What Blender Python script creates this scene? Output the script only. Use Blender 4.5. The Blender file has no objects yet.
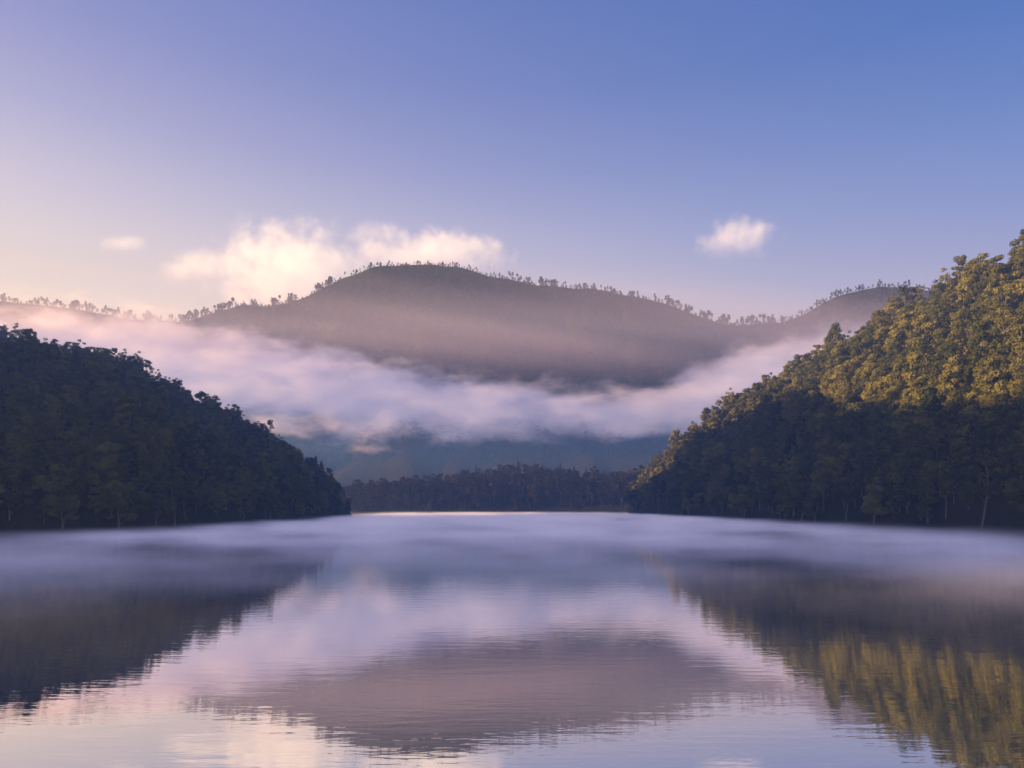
import bpy, math, random
import numpy as np
from mathutils import Vector, noise, Matrix

random.seed(7); rng=np.random.default_rng(7)
scene=bpy.context.scene
scene.view_settings.view_transform='Standard'
scene.view_settings.look='None'
scene.view_settings.exposure=0
F=683.0; CH=15.0; HY=505.0
SUN_AZ=math.radians(-98)   # left of the +Y view axis
SUN_EL=math.radians(9)

def lin(r,g,b,a=1):
    f=lambda c:((c/255)/12.92 if c/255<=0.04045 else (((c/255)+0.055)/1.055)**2.4)
    return (f(r),f(g),f(b),a)

# ------------------------------------------------------------ node helper
class NT:
    def __init__(s,tree): s.t=tree; s.n=tree.nodes; s.l=tree.links
    def node(s,typ,**kw):
        n=s.n.new(typ)
        for k,v in kw.items(): setattr(n,k,v)
        return n
    def put(s,sock,v):
        if isinstance(v,bpy.types.NodeSocket): s.l.new(v,sock)
        else: sock.default_value=v
    def math(s,op,a,b=0.0,c=None,clamp=False):
        n=s.node('ShaderNodeMath',operation=op); n.use_clamp=clamp
        s.put(n.inputs[0],a); s.put(n.inputs[1],b)
        if c is not None: s.put(n.inputs[2],c)
        return n.outputs[0]
    def maprange(s,v,a,b,c,d,interp='LINEAR'):
        n=s.node('ShaderNodeMapRange',interpolation_type=interp)
        s.put(n.inputs[0],v)
        for i,x in enumerate((a,b,c,d)): s.put(n.inputs[i+1],x)
        return n.outputs[0]
    def noise(s,vec,scale,detail=3,rough=0.5):
        n=s.node('ShaderNodeTexNoise'); s.put(n.inputs['Vector'],vec)
        n.inputs['Scale'].default_value=scale; n.inputs['Detail'].default_value=detail
        n.inputs['Roughness'].default_value=rough
        return n.outputs[0]
    def mapping(s,vec,loc=(0,0,0),scale=(1,1,1)):
        n=s.node('ShaderNodeMapping'); s.put(n.inputs[0],vec)
        n.inputs['Location'].default_value=loc; n.inputs['Scale'].default_value=scale
        return n.outputs[0]
    def ramp(s,v,stops,interp='LINEAR'):
        n=s.node('ShaderNodeValToRGB'); cr=n.color_ramp; cr.interpolation=interp
        while len(cr.elements)<len(stops): cr.elements.new(0.5)
        for e,(p,c) in zip(cr.elements,stops): e.position=p; e.color=c
        s.put(n.inputs[0],v); return n.outputs[0]
    def mix(s,f,a,b,blend='MIX'):
        n=s.node('ShaderNodeMix',data_type='RGBA',blend_type=blend)
        s.put(n.inputs[0],f); s.put(n.inputs[6],a); s.put(n.inputs[7],b)
        return n.outputs[2]
    def curve(s,v,pts):
        n=s.node('ShaderNodeFloatCurve'); c=n.mapping.curves[0]
        while len(c.points)<len(pts): c.points.new(0.5,0.5)
        for p,(x,y) in zip(c.points,pts): p.location=(x,y)
        n.mapping.update(); s.put(n.inputs['Value'],v); return n.outputs[0]

def newmat(name):
    m=bpy.data.materials.new(name); m.use_nodes=True; m.node_tree.nodes.clear()
    t=NT(m.node_tree); out=t.node('ShaderNodeOutputMaterial'); return m,t,out

def mesh_obj(name,verts,faces,mat=None,smooth=False,link=True):
    me=bpy.data.meshes.new(name); me.from_pydata([tuple(v) for v in verts],[],[tuple(f) for f in faces]); me.update()
    if smooth: me.polygons.foreach_set('use_smooth',[True]*len(me.polygons))
    o=bpy.data.objects.new(name,me)
    if mat: me.materials.append(mat)
    if link: scene.collection.objects.link(o)
    return o
def box(name,x0,x1,y0,y1,z0,z1,mat):
    v=[(x,y,z) for x in(x0,x1) for y in(y0,y1) for z in(z0,z1)]
    f=[(0,1,3,2),(4,6,7,5),(0,4,5,1),(2,3,7,6),(0,2,6,4),(1,5,7,3)]
    return mesh_obj(name,v,f,mat)

# ------------------------------------------------------------ world
w=bpy.data.worlds.new("World"); scene.world=w; w.use_nodes=True; w.node_tree.nodes.clear()
t=NT(w.node_tree); out=t.node('ShaderNodeOutputWorld'); bg=t.node('ShaderNodeBackground')
sky=t.node('ShaderNodeTexSky',sky_type='NISHITA'); sky.sun_disc=False
sky.sun_elevation=SUN_EL; sky.sun_rotation=SUN_AZ; sky.dust_density=1.5; sky.ozone_density=3; sky.air_density=1.2
tc=t.node('ShaderNodeTexCoord'); sep=t.node('ShaderNodeSeparateXYZ'); t.put(sep.inputs[0],tc.outputs['Generated'])
x,y,z=sep.outputs
hor=t.math('SQRT',t.math('ADD',t.math('MULTIPLY',x,x),t.math('MULTIPLY',y,y)))
az=t.math('DIVIDE',x,t.math('MAXIMUM',hor,0.001))
fac=t.maprange(az,-0.62,0.62,0,1)
left=t.ramp(z,[(0.0,lin(248,228,208)),(0.20,lin(249,233,222)),(0.28,lin(241,223,222)),(0.36,lin(214,203,224)),(0.44,lin(178,174,216)),(0.52,lin(146,150,208)),(0.63,lin(112,130,200)),(0.85,lin(75,98,170))])
right=t.ramp(z,[(0.0,lin(205,185,212)),(0.20,lin(186,176,214)),(0.28,lin(156,163,214)),(0.36,lin(130,149,211)),(0.44,lin(103,132,203)),(0.52,lin(78,117,193)),(0.63,lin(66,105,184)),(0.85,lin(45,80,150))])
grad=t.mix(fac,left,right)
nish=t.node('ShaderNodeVectorMath',operation='SCALE'); t.put(nish.inputs[0],sky.outputs[0]); nish.inputs['Scale'].default_value=0.12
col=t.mix(0.9,nish.outputs[0],grad)
t.put(bg.inputs[0],col); bg.inputs[1].default_value=1.0
t.l.new(bg.outputs[0],out.inputs[0])

sl=bpy.data.lights.new("sun",'SUN'); sl.energy=12; sl.angle=math.radians(0.5); sl.color=(1,0.62,0.27)
so=bpy.data.objects.new("sun",sl); scene.collection.objects.link(so)
sd=Vector((math.sin(SUN_AZ)*math.cos(SUN_EL),math.cos(SUN_AZ)*math.cos(SUN_EL),math.sin(SUN_EL)))
so.rotation_euler=sd.to_track_quat('Z','Y').to_euler()

# ------------------------------------------------------------ materials
def leaf_mat(name,dark,light,trans=0.25):
    m,t,out=newmat(name)
    oi=t.node('ShaderNodeObjectInfo'); at=t.node('ShaderNodeAttribute',attribute_name='tone')
    f=t.math('ADD',t.math('MULTIPLY',t.math('POWER',oi.outputs['Random'],1.6),0.7),t.math('MULTIPLY',at.outputs['Fac'],0.38),clamp=True)
    c=t.mix(f,dark,light)
    d=t.node('ShaderNodeBsdfDiffuse'); t.put(d.inputs[0],c)
    tr=t.node('ShaderNodeBsdfTranslucent'); t.put(tr.inputs[0],c)
    mx=t.node('ShaderNodeMixShader'); mx.inputs[0].default_value=trans
    t.l.new(d.outputs[0],mx.inputs[1]); t.l.new(tr.outputs[0],mx.inputs[2]); t.l.new(mx.outputs[0],out.inputs[0])
    return m
leafM=leaf_mat("broadleaf_foliage",(0.011,0.032,0.014,1),(0.23,0.22,0.055,1))
pineM=leaf_mat("pine_foliage",(0.010,0.018,0.014,1),(0.045,0.05,0.028,1))
farM=leaf_mat("mountain_foliage",(0.012,0.014,0.014,1),(0.065,0.054,0.032,1),0.1)
m,t,out=newmat("bark"); barkM=m
p=t.node('ShaderNodeBsdfPrincipled'); tc=t.node('ShaderNodeTexCoord')
n=t.noise(t.mapping(tc.outputs['Object'],scale=(3,3,0.6)),1.5)
t.put(p.inputs['Base Color'],t.mix(n,(0.05,0.045,0.035,1),(0.18,0.16,0.13,1))); p.inputs['Roughness'].default_value=0.9
t.l.new(p.outputs[0],out.inputs[0])

m,t,out=newmat("forest_floor"); floorM=m
p=t.node('ShaderNodeBsdfPrincipled'); tc=t.node('ShaderNodeTexCoord')
n=t.noise(tc.outputs['Object'],0.06,8,0.65); n2=t.noise(tc.outputs['Object'],0.5,5,0.6)
t.put(p.inputs['Base Color'],t.mix(n,(0.010,0.013,0.009,1),(0.032,0.032,0.019,1))); p.inputs['Roughness'].default_value=1
p.inputs['Specular IOR Level'].default_value=0.1
b=t.node('ShaderNodeBump'); b.inputs['Distance'].default_value=6; b.inputs['Strength'].default_value=0.8
t.put(b.inputs['Height'],t.math('ADD',n,t.math('MULTIPLY',n2,0.3))); t.l.new(b.outputs[0],p.inputs['Normal'])
t.l.new(p.outputs[0],out.inputs[0])

# ------------------------------------------------------------ trees
def tube(V,Fc,p0,p1,r0,r1,n=6):
    p0=Vector(p0);p1=Vector(p1); d=(p1-p0).normalized(); a=d.orthogonal().normalized(); b=d.cross(a); i0=len(V)
    for p,r in((p0,r0),(p1,r1)):
        for k in range(n):
            an=2*math.pi*k/n; V.append(p+a*math.cos(an)*r+b*math.sin(an)*r)
    for k in range(n): Fc.append((i0+k,i0+(k+1)%n,i0+n+(k+1)%n,i0+n+k))
def leaves(V,Fc,T,c,rad,n,size,tone,R,flat=0.75):
    for _ in range(n):
        d=Vector((R.gauss(0,1),R.gauss(0,1),R.gauss(0,1))).normalized()
        rr=rad*(0.55+0.5*R.random())
        p=Vector(c)+Vector((d.x*rr,d.y*rr,d.z*rr*flat))
        nn=(d+Vector((R.uniform(-.7,.7),R.uniform(-.7,.7),R.uniform(-.5,.7)))).normalized()
        a=nn.orthogonal().normalized(); a.rotate(Matrix.Rotation(R.random()*6.28,3,nn)); b=nn.cross(a)
        s=size*R.uniform(0.6,1.3); i=len(V)
        V+= [p+a*s*0.5,p+b*s*0.36,p-a*s*0.5,p-b*s*0.36]; Fc.append((i,i+1,i+2,i+3)); T.append(min(1,max(0,tone+R.uniform(-.15,.15))))
def make_tree(name,kind,seed,dens,lsize,coll,mat=None):
    R=random.Random(seed); V=[];Fc=[];T=[]
    H={'broad':R.uniform(14,19),'tall':R.uniform(22,29),'pine':R.uniform(19,24),'ridge':R.uniform(17,23)}[kind]
    pts=[Vector((0,0,-2))]
    for k in range(1,6): pts.append(Vector((pts[-1].x+R.uniform(-.4,.4),pts[-1].y+R.uniform(-.4,.4),-2+(H+0.5)*k/5*(0.9))))
    for k in range(5): tube(V,Fc,pts[k],pts[k+1],0.45*(1-k/5.5),0.45*(1-(k+1)/5.5))
    clumps=[]
    def tr(z):
        f=max(0,min(4.999,(z+2)/((H+0.5)*0.9)*5)); k=int(f); return pts[k].lerp(pts[k+1],f-k)
    if kind=='broad':
        W=R.uniform(4.6,7.2)
        for k in range(R.randint(19,27)):
            zz=R.uniform(0.22,1.0); an=R.random()*6.28
            prof=math.sqrt(max(0.05,1-((zz-0.55)/0.48)**2)); r=W*prof*math.sqrt(R.uniform(0.15,1))
            clumps.append((Vector((math.cos(an)*r,math.sin(an)*r,H*zz)),R.uniform(1.2,2.9)))
    elif kind=='tall':
        W=R.uniform(3.8,5.6)
        for k in range(R.randint(16,22)):
            zz=R.uniform(0.42,1.0); an=R.random()*6.28
            prof=math.sqrt(max(0.08,1-((zz-0.72)/0.32)**2)); r=W*prof*R.uniform(0.3,1)
            clumps.append((Vector((math.cos(an)*r,math.sin(an)*r,H*zz)),R.uniform(1.1,2.1)))
    elif kind=='pine':
        for k in range(22):
            zz=0.22+0.76*k/21; an=k*2.4+R.random(); r=(1-zz)*4.8*R.uniform(.5,1.1)
            clumps.append((Vector((math.cos(an)*r,math.sin(an)*r,H*zz)),0.8+1.5*(1-zz)))
    else:
        base=R.uniform(0.35,0.6)
        for k in range(15):
            zz=R.uniform(base,1.0); an=R.random()*6.28; r=R.uniform(.2,3.0)*(1.25-zz)*2.0
            clumps.append((Vector((math.cos(an)*r,math.sin(an)*r,H*zz)),R.uniform(1.2,2.3)))
    for i,(c,r) in enumerate(clumps):
        if i%2==0:
            b=tr(max(1,c.z-R.uniform(2,4.5))); tube(V,Fc,b,c,0.17,0.05,4)
    nb=len(Fc); T=[0.5]*nb
    for c,r in clumps:
        tone=R.uniform(0.0,0.75)+0.2*(c.z/H)
        leaves(V,Fc,T,c,r,int(dens*r*r),lsize,tone,R,0.7)
    o=mesh_obj(name,V,Fc,None,link=False); me=o.data
    me.materials.append(mat or (pineM if kind in('pine','ridge') else leafM)); me.materials.append(barkM)
    me.polygons.foreach_set('material_index',[1]*nb+[0]*(len(Fc)-nb))
    a=me.attributes.new('tone','FLOAT','FACE'); a.data.foreach_set('value',T)
    coll.objects.link(o); return o
cN=bpy.data.collections.new("forest_trees"); cR=bpy.data.collections.new("ridge_trees"); cM=bpy.data.collections.new("mountain_trees")
for i in range(6): make_tree("a_broadleaf_tree_%d"%i,'broad',10+i,32,0.85,cN)
for i in range(3): make_tree("b_tall_tree_%d"%i,'tall',30+i,32,0.75,cN)
for i in range(1): make_tree("c_pine_tree_%d"%i,'pine',40+i,26,0.75,cN)
for i in range(6): make_tree("ridge_pine_%d"%i,'ridge',50+i,9,1.4,cR)
for i in range(3): make_tree("broadleaf_far_%d"%i,'broad',60+i,5,1.9,cM,farM)
make_tree("pine_far_0",'pine',70,6,1.7,cM)

def scatter(name,pts,scl,coll,idx):
    me=bpy.data.meshes.new(name); me.from_pydata(pts,[],[]); n=len(pts)
    a=me.attributes.new('scl','FLOAT','POINT'); a.data.foreach_set('value',scl)
    a=me.attributes.new('rz','FLOAT_VECTOR','POINT'); r=np.zeros((n,3)); r[:,2]=rng.random(n)*6.28; r[:,:2]=rng.normal(0,0.05,(n,2)); a.data.foreach_set('vector',r.ravel())
    a=me.attributes.new('idx','INT','POINT'); a.data.foreach_set('value',idx)
    o=bpy.data.objects.new(name,me); scene.collection.objects.link(o)
    g=bpy.data.node_groups.new(name,'GeometryNodeTree'); g.is_modifier=True
    g.interface.new_socket('Geometry',in_out='INPUT',socket_type='NodeSocketGeometry'); g.interface.new_socket('Geometry',in_out='OUTPUT',socket_type='NodeSocketGeometry')
    gi=g.nodes.new('NodeGroupInput'); go=g.nodes.new('NodeGroupOutput'); ip=g.nodes.new('GeometryNodeInstanceOnPoints')
    ci=g.nodes.new('GeometryNodeCollectionInfo'); ci.inputs['Collection'].default_value=coll; ci.inputs['Separate Children'].default_value=True; ci.inputs['Reset Children'].default_value=True
    def na(nm,ty):
        x=g.nodes.new('GeometryNodeInputNamedAttribute'); x.data_type=ty; x.inputs[0].default_value=nm; return next(s for s in x.outputs if s.enabled and s.name=='Attribute')
    L=g.links.new
    L(gi.outputs[0],ip.inputs['Points']); L(ci.outputs[0],ip.inputs['Instance']); ip.inputs['Pick Instance'].default_value=True
    L(na('idx','INT'),ip.inputs['Instance Index']); L(na('rz','FLOAT_VECTOR'),ip.inputs['Rotation']); L(na('scl','FLOAT'),ip.inputs['Scale'])
    L(ip.outputs[0],go.inputs[0])
    md=o.modifiers.new('forest','NODES'); md.node_group=g
    return o

# ------------------------------------------------------------ terrain
def interp(pts,x):
    xs=[p[0] for p in pts]; return [float(np.interp(x,xs,[p[k] for p in pts])) for k in range(1,len(pts[0]))]
def fbm(x,y,s,o=4): return noise.fractal(Vector((x/s,y/s,0.37)),0.9,2.0,o)
class Hill:
    """ridge with a shore line and a crest line; table rows: bearing, shore depth, crest depth, crest height"""
    def __init__(s,tab,prof,amp,nscale,back=0.7,tmax=1.6,seed=0,gul=0):
        s.tab=tab;s.prof=prof;s.amp=amp;s.ns=nscale;s.back=back;s.tmax=tmax;s.seed=seed;s.gul=gul
    def pt(s,u,t):
        ds,dc,zc=interp(s.tab,u)
        D=ds+(dc-ds)*t; X=(u-512)/F*D
        if t<=1: zz=zc*(t**s.prof) if t>0 else t*40
        else: zz=zc*(1-(t-1)**1.5*s.back)
        env=min(1,max(0,t)*2.5)*(0.35 if t>0.9 else 1)
        if 0.8<t<=0.9: env=1-0.65*(t-0.8)/0.1
        k=min(1,zc/100+0.1)
        nz=fbm(X+s.seed,D,s.ns)*s.amp*env*k
        if s.gul:   # spurs running down the slope
            tt=max(0,min(1,t)); g=abs(noise.noise(Vector((X/190+s.seed,D/700,0)))+0.5*noise.noise(Vector((X/80+s.seed,D/300,3))))
            nz-=s.gul*g*math.sin(math.pi*tt)**0.8*k
        return X,D,zz+nz-1.0*(t<=0)
    def mesh(s,name,nu,nt):
        u0,u1=s.tab[0][0],s.tab[-1][0]; V=[];Fc=[]
        for i in range(nu+1):
            for j in range(nt+1): V.append(s.pt(u0+(u1-u0)*i/nu,-0.06+(s.tmax+0.06)*j/nt))
        for i in range(nu):
            for j in range(nt):
                a=i*(nt+1)+j; Fc.append((a,a+nt+1,a+nt+2,a+1))
        return mesh_obj(name,V,Fc,floorM,smooth=True)
    def scatter(s,n,u0,u1,t0=0.0,t1=1.15):
        P=[]; tries=0; s.T=[]
        while len(P)<n and tries<n*30:
            tries+=1
            u=rng.uniform(u0,u1); t=rng.uniform(t0,t1); ds,dc,zc=interp(s.tab,u)
            D=ds+(dc-ds)*t
            if rng.random()> (D*(dc-ds))/s.wmax: continue
            P.append(s.pt(u,t)); s.T.append(t)
        return P
    def setw(s):
        s.wmax=max((r[2]*1.15)*(r[2]-r[1]) for r in s.tab)
def Z(py,D): return CH+(HY-py)/F*D

left_hill=Hill([(-2400,60,210,280),(-1400,90,310,280),(-900,130,430,285),(-500,190,560,290),(-250,250,690,280),(-80,310,770,235),(0,341,800,Z(352,800)),(60,352,805,Z(360,805)),(100,368,810,Z(374,810)),(140,388,815,Z(391,815)),(180,430,820,Z(406,820)),  # unseen rows left of frame raised and extended to shade the right hill
  (215,475,825,Z(418,825)),(245,530,830,Z(433,830)),(270,590,840,Z(449,840)),(300,680,850,Z(468,850)),(325,770,865,Z(487,865)),(343,850,880,Z(505,880)),(352,900,905,2)],0.75,26,120,gul=22)
right_hill=Hill([(628,1130,1140,2),(638,1060,1110,Z(496,1110)),(660,950,1080,Z(474,1080)),(690,830,1020,Z(454,1020)),(720,740,970,Z(434,970)),(750,670,920,Z(416,920)),(790,600,860,Z(399,860)),(830,545,810,Z(376,810)),
  (870,500,770,Z(358,770)),(905,465,735,Z(336,735)),(940,440,700,Z(319,700)),(965,420,680,Z(305,680)),(990,400,660,Z(294,660)),(1024,380,640,Z(287,640)),(1150,330,600,280),(1500,240,520,300),(2000,160,430,300)],0.72,30,100,seed=500,gul=30)
far_shore=Hill([(200,1250,1500,70),(340,1270,1420,Z(492,1420)),(400,1275,1420,Z(488,1420)),(450,1280,1420,Z(484,1420)),(500,1290,1420,Z(474,1420)),(560,1290,1420,Z(475,1420)),(600,1280,1420,Z(480,1420)),(640,1270,1420,Z(480,1420)),(800,1250,1500,70)],0.5,14,70,seed=900)
mtn=Hill([(-500,1500,2300,400),(0,1480,2300,Z(350,2300)),(100,1480,2300,Z(334,2300)),(150,1470,2290,Z(324,2290)),(185,1460,2280,Z(318,2280)),(215,1460,2270,Z(310,2270)),(240,1450,2260,Z(306,2260)),(270,1450,2250,Z(307,2250)),(290,1450,2250,Z(302,2250)),
  (320,1450,2240,Z(287,2240)),(345,1450,2230,Z(275,2230)),(370,1450,2220,Z(268,2220)),(400,1450,2220,Z(267,2220)),(440,1450,2220,Z(267,2220)),(470,1450,2220,Z(272,2220)),(500,1450,2220,Z(281,2220)),(540,1450,2220,Z(285,2220)),(590,1450,2220,Z(284,2220)),
  (625,1450,2220,Z(291,2220)),(660,1450,2220,Z(298,2220)),(690,1450,2230,Z(309,2230)),(715,1460,2240,Z(318,2240)),(740,1460,2250,Z(322,2250)),(780,1470,2260,Z(322,2260)),(830,1480,2280,Z(334,2280)),(900,1500,2300,Z(365,2300)),(1300,1500,2400,300)],0.9,55,330,seed=77,gul=150)
rdg=Hill([(600,2200,3000,Z(380,3000)),(700,2200,3000,Z(335,3000)),(780,2200,3000,Z(321,3000)),(810,2200,3000,Z(311,3000)),(830,2200,3000,Z(301,3000)),(850,2200,3000,Z(293,3000)),(880,2200,3000,Z(286,3000)),(910,2200,3000,Z(286,3000)),(950,2200,3000,Z(295,3000)),(1500,2300,3100,Z(330,3100))],0.9,40,300,seed=33,gul=60)
ldg=Hill([(-600,1900,2600,Z(290,2600)),(-300,1900,2600,Z(290,2600)),(0,1900,2600,Z(299,2600)),(50,1900,2600,Z(304,2600)),(100,1900,2600,Z(314,2600)),(150,1900,2600,Z(320,2600)),(200,1900,2600,Z(333,2600)),(400,1900,2600,Z(400,2600))],0.9,30,300,seed=21,gul=60)
for h,nm,a,b in [(left_hill,"hillside",300,60),(right_hill,"hillside",200,60),(far_shore,"shore_hill",100,14),(mtn,"mountain",260,80),(rdg,"mountain_ridge",120,30),(ldg,"mountain_ridge",120,30)]:
    h.setw(); h.mesh(nm,a,b)

def forest(name,h,n,u0,u1,coll,ncoll,smin,smax,t0=0.0,t1=1.12,probs=None,crest=1.0):
    P=h.scatter(n,u0,u1,t0,t1); n=len(P); s=smin+(smax-smin)*rng.beta(1.5,2.7,n)
    s*=np.where(np.array(h.T)>0.95,crest,1.0)
    scatter(name,P,s,coll,rng.choice(ncoll,n,p=probs))
pb=[0.10]*6+[0.12]*3+[0.04]
forest("forest",left_hill,4200,-700,351,cN,10,0.6,1.8,probs=pb)
forest("forest",right_hill,3300,629,1400,cN,10,0.65,2.6,probs=pb)
forest("forest",far_shore,2200,250,760,cM,4,0.5,1.5)
forest("forest",mtn,13000,-50,950,cM,4,0.6,1.7,0.15,1.05,crest=0.5)
forest("forest",rdg,1800,740,980,cM,4,0.7,1.4,0.6,1.02,crest=0.6)
forest("forest",ldg,1800,-100,190,cM,4,0.7,1.4,0.6,1.02,crest=0.6)
def treeline(name,h,u0,u1,n,s0,s1,t=1.0):
    P=[]; tries=0
    while len(P)<n and tries<n*60:
        tries+=1
        u=rng.uniform(u0,u1)
        if noise.noise(Vector((u/9,h.seed,0)))+0.5*noise.noise(Vector((u/35,h.seed,5)))<rng.uniform(-0.25,0.3): continue
        P.append(h.pt(u,t+rng.uniform(-0.03,0.012)))
    n=len(P); scatter(name,P,s0+(s1-s0)*rng.beta(1.8,2.2,n),cR,rng.choice(6,n))
treeline("ridge_pines",mtn,150,335,130,0.6,1.7)
treeline("ridge_pines",mtn,330,500,120,0.3,0.9)
treeline("ridge_pines",mtn,495,560,50,0.7,1.5)
treeline("ridge_pines",mtn,560,660,70,0.4,1.2)
treeline("ridge_pines",mtn,655,800,120,0.7,1.8)
treeline("ridge_pines",rdg,780,960,130,0.5,1.5)
treeline("ridge_pines",ldg,-60,170,230,0.6,1.8)

# ground sheet under everything, out to the horizon
V=[];Fc=[]; G=40
for i in range(G+1):
    for j in range(G+1): V.append((-9000+18000*i/G,-4000+18000*j/G,-4))
for i in range(G):
    for j in range(G):
        a=i*(G+1)+j; Fc.append((a,a+G+1,a+G+2,a+1))
mesh_obj("ground",V,Fc,floorM)

# low grassy bank along the far shore
m,t,out=newmat("meadow_grass"); p=t.node('ShaderNodeBsdfDiffuse'); tc=t.node('ShaderNodeTexCoord')
t.put(p.inputs[0],t.mix(t.noise(tc.outputs['Object'],0.05,4),(0.012,0.022,0.010,1),(0.06,0.075,0.03,1))); t.l.new(p.outputs[0],out.inputs[0])
V=[];Fc=[];N=60
for i in range(N+1):
    u=335+(655-335)*i/N
    for j,(D,zz) in enumerate(((1195+30*noise.noise(Vector((u/25,2,0)))+ (0 if u<440 else 55),-0.3),(1262,2.6+0.9*noise.noise(Vector((u/9,7,0)))),(1320,4))):
        V.append(((u-512)/F*D,D,zz))
for i in range(N):
    for j in range(2):
        a=i*3+j; Fc.append((a,a+3,a+4,a+1))
mesh_obj("grass_bank",V,Fc,m,smooth=True)

# ------------------------------------------------------------ lake
m,t,out=newmat("lake_water")
tc=t.node('ShaderNodeTexCoord'); O=tc.outputs['Object']
n1=t.noise(t.mapping(O,scale=(0.14,0.7,1)),1.0,3,0.6)
n2=t.noise(t.mapping(O,scale=(0.7,2.6,1)),1.0,2,0.5)
patch=t.maprange(t.noise(t.mapping(O,scale=(0.006,0.016,1)),1.0,3,0.6),0.42,0.66,0.25,1)
hgt=t.math('ADD',t.math('MULTIPLY',n1,0.034),t.math('MULTIPLY',n2,t.math('MULTIPLY',patch,0.017)))
b=t.node('ShaderNodeBump'); b.inputs['Strength'].default_value=1; b.inputs['Distance'].default_value=0.35; t.put(b.inputs['Height'],hgt)
g=t.node('ShaderNodeBsdfGlossy'); g.inputs['Roughness'].default_value=0.012; g.inputs['Color'].default_value=(0.92,0.93,0.96,1); t.l.new(b.outputs[0],g.inputs['Normal'])
d=t.node('ShaderNodeBsdfDiffuse'); d.inputs[0].default_value=(0.010,0.017,0.024,1)
lw=t.node('ShaderNodeFresnel'); lw.inputs['IOR'].default_value=3.0
mx=t.node('ShaderNodeMixShader'); t.put(mx.inputs[0],t.maprange(lw.outputs[0],0.2,0.5,0.6,1))
t.l.new(d.outputs[0],mx.inputs[1]); t.l.new(g.outputs[0],mx.inputs[2]); t.l.new(mx.outputs[0],out.inputs[0])
mesh_obj("lake",[(-1300,-400,0),(1300,-400,0),(1300,1500,0),(-1300,1500,0)],[(0,1,2,3)],m)

# ------------------------------------------------------------ air: haze, fog, mist, clouds
def vol(t,out,dens,col,glow,aniso=0.2):
    s=t.node('ShaderNodeVolumeScatter'); t.put(s.inputs['Density'],dens); t.put(s.inputs['Color'],col); s.inputs['Anisotropy'].default_value=aniso
    e=t.node('ShaderNodeEmission'); t.put(e.inputs[0],glow); t.put(e.inputs[1],dens)  # emission follows density, standing in for multiply scattered light
    a=t.node('ShaderNodeAddShader'); t.l.new(s.outputs[0],a.inputs[0]); t.l.new(e.outputs[0],a.inputs[1]); t.l.new(a.outputs[0],out.inputs['Volume'])
m,t,out=newmat("haze")
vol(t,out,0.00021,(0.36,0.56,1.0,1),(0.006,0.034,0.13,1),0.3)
v=[(-900,-200,-6),(-900,-200,200),(-2600,2500,-6),(-2600,2500,620),(900,-200,-6),(900,-200,200),(2600,2500,-6),(2600,2500,620)]
mesh_obj("haze",v,[(0,1,3,2),(4,6,7,5),(0,4,5,1),(2,3,7,6),(0,2,6,4),(1,5,7,3)],m)

# fog bank lying across the valley
U0,U1=-1800.0,1300.0; FY=1600.0
pts=[(-300,338,32),(-100,339,27),(0,341,21),(70,346,23),(120,355,30),(200,371,36),(300,391,36),(400,405,30),(500,411,25),(600,416,20),(650,415,20),(700,401,28),(750,382,31),(820,372,28),(1050,368,28)]
m,t,out=newmat("fog"); tc=t.node('ShaderNodeTexCoord'); O=tc.outputs['Object']; sp=t.node('ShaderNodeSeparateXYZ'); t.put(sp.inputs[0],O); x,y,z=sp.outputs
ux=t.maprange(x,U0,U1,0,1)
cp=[(((a-512)/F*FY-U0)/(U1-U0),Z(b,FY)/600) for a,b,c in pts]; hp=[(((a-512)/F*FY-U0)/(U1-U0),c/F*FY/200) for a,b,c in pts]
zc=t.math('MULTIPLY',t.curve(ux,cp),600); hh=t.math('MULTIPLY',t.curve(ux,hp),200)
nb=t.noise(t.mapping(O,scale=(0.8,1,2.0)),0.010,4,0.65); nc=t.math('SUBTRACT',nb,0.5)
dz=t.math('DIVIDE',t.math('SUBTRACT',z,zc),hh)
dy=t.math('DIVIDE',t.math('SUBTRACT',y,FY),110)
r=t.math('SQRT',t.math('ADD',t.math('MULTIPLY',dz,dz),t.math('MULTIPLY',dy,dy)))
r=t.math('SUBTRACT',r,t.math('MULTIPLY',nc,3.2))
lf=t.maprange(x,-1100,200,1.7,0.9)
d1=t.math('MULTIPLY',t.math('MULTIPLY',t.maprange(r,0.40,1.45,1,0,'SMOOTHSTEP'),lf),0.013)
# painted sunbeams: streaks of glowing haze along the sun's slope (down to the right)
sl_=t.math('ADD',z,t.math('MULTIPLY',x,math.tan(SUN_EL)))
cmb=t.node('ShaderNodeCombineXYZ'); t.put(cmb.inputs[0],t.math('MULTIPLY',sl_,0.022)); t.put(cmb.inputs[1],t.math('MULTIPLY',x,0.0006))
beam=t.maprange(t.noise(cmb.outputs[0],1.0,1,0.4),0.38,0.62,0.25,1.8)
veil=t.math('MULTIPLY',t.math('MULTIPLY',t.maprange(z,290,410,0,1,'SMOOTHSTEP'),t.maprange(z,410,570,1,0.08,'SMOOTHSTEP')),0.0011)
veil=t.math('MULTIPLY',veil,beam)
low=t.math('MULTIPLY',t.maprange(z,120,300,1,0,'SMOOTHSTEP'),0.0028)
dens=t.math('ADD',t.math('ADD',d1,veil),low)
wf=t.math('MULTIPLY',t.maprange(x,-1500,-300,1,0.1),t.maprange(dz,-0.6,0.9,0,1),clamp=True)
fogc=t.mix(wf,(0.18,0.17,0.33,1),(0.62,0.35,0.34,1))  # sunlit warmth of the upper left painted into the fog's glow
fl=t.math('DIVIDE',low,dens); fv=t.math('DIVIDE',veil,dens)
gl=t.mix(fv,t.mix(fl,fogc,(0.005,0.030,0.12,1)),(0.22,0.095,0.13,1))  # blue glow low down and warm beam glow painted in as scattered light
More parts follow.
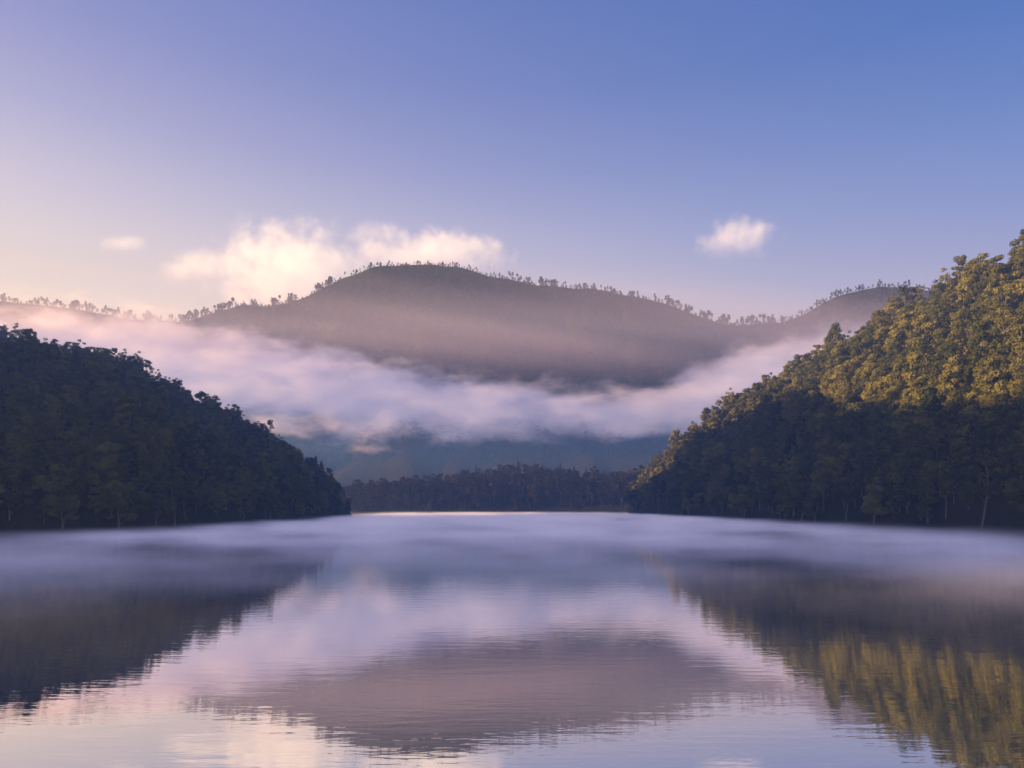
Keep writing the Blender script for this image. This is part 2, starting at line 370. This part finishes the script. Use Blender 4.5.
vol(t,out,dens,t.mix(fl,(0.9,0.86,0.97,1),(0.10,0.26,0.7,1)),gl,0.2)
box("fog",U0,U1,1430,1770,5.5,640,m); m.cycles.volume_step_rate=0.5

# thin mist on the water
m,t,out=newmat("mist"); tc=t.node('ShaderNodeTexCoord'); O=tc.outputs['Object']; sp=t.node('ShaderNodeSeparateXYZ'); t.put(sp.inputs[0],O); x,y,z=sp.outputs
nb=t.noise(t.mapping(O,scale=(0.6,1,3)),0.020,4,0.65)
pr=t.math('MULTIPLY',t.maprange(z,0,3.8,1,0),t.maprange(t.math('ABSOLUTE',x),140,255,1,0.08,'SMOOTHSTEP'))
pr=t.math('MULTIPLY',pr,t.maprange(y,80,300,0.08,1.0))
pr=t.math('MULTIPLY',pr,t.maprange(y,900,1280,1,0.35))
dens=t.math('MULTIPLY',t.math('MULTIPLY',t.maprange(nb,0.40,0.62,0.02,2.4),pr),0.0175)
vol(t,out,dens,(0.75,0.8,0.97,1),(0.21,0.20,0.37,1),0.1)
box("mist",-420,420,60,1290,0.05,3.8,m); m.cycles.volume_step_rate=0.5

def cloud(cx,cy,wpx,hpx,seed,dmul=1.0,D=3300.0,nscale=1.0):
    m,t,out=newmat("cloud"); tc=t.node('ShaderNodeTexCoord')
    k=D/F; hx,hz,hy=wpx/2*k*1.5,hpx/2*k*1.6,max(hpx,wpx*0.5)/2*k*1.3
    O=tc.outputs['Object']
    nb=t.noise(t.mapping(O,loc=(seed*13.1,0,0)),0.0095*nscale,5,0.65); nl=t.math('SUBTRACT',nb,0.5)
    ln=t.node('ShaderNodeVectorMath',operation='LENGTH'); t.put(ln.inputs[0],t.mapping(O,scale=(1/hx,1/hy,1/hz)))
    r=t.math('SUBTRACT',ln.outputs['Value'],t.math('MULTIPLY',nl,2.2))
    sp=t.node('ShaderNodeSeparateXYZ'); t.put(sp.inputs[0],O)
    dens=t.math('MULTIPLY',t.maprange(r,-0.1,0.95,1,0,'SMOOTHSTEP'),0.009*dmul)
    dens=t.math('MULTIPLY',dens,t.maprange(sp.outputs[2],-hz*0.9,-hz*0.1,0,1,'SMOOTHSTEP'))
    up=t.maprange(sp.outputs[2],-hz*0.5,hz*0.5,0,1)  # cloud tops get a brighter, warmer painted glow, as if sunlit
    vol(t,out,dens,(0.95,0.93,0.93,1),t.mix(up,(0.44,0.34,0.39,1),(0.68,0.53,0.41,1)),0.3)
    o=box("cloud",-hx,hx,-hy,hy,-hz,hz,m); o.location=((cx-512)/F*D,D,Z(cy,D)); m.cycles.volume_step_rate=0.8
cloud(290,276,120,74,1,1.05)
cloud(430,258,128,36,2,1.2)
cloud(198,268,70,28,3,0.6)
cloud(370,234,44,20,4,0.5)
cloud(737,239,64,33,5,0.9)
cloud(122,245,36,13,6,0.7)

# ------------------------------------------------------------ camera
cam=bpy.data.cameras.new("camera"); co=bpy.data.objects.new("camera",cam); scene.collection.objects.link(co)
co.location=(0,0,CH); co.rotation_euler=(math.radians(90),0,0); cam.sensor_width=36; cam.lens=36*F/1024; cam.shift_y=(HY-384)/1024
cam.clip_start=0.5; cam.clip_end=40000; scene.camera=co
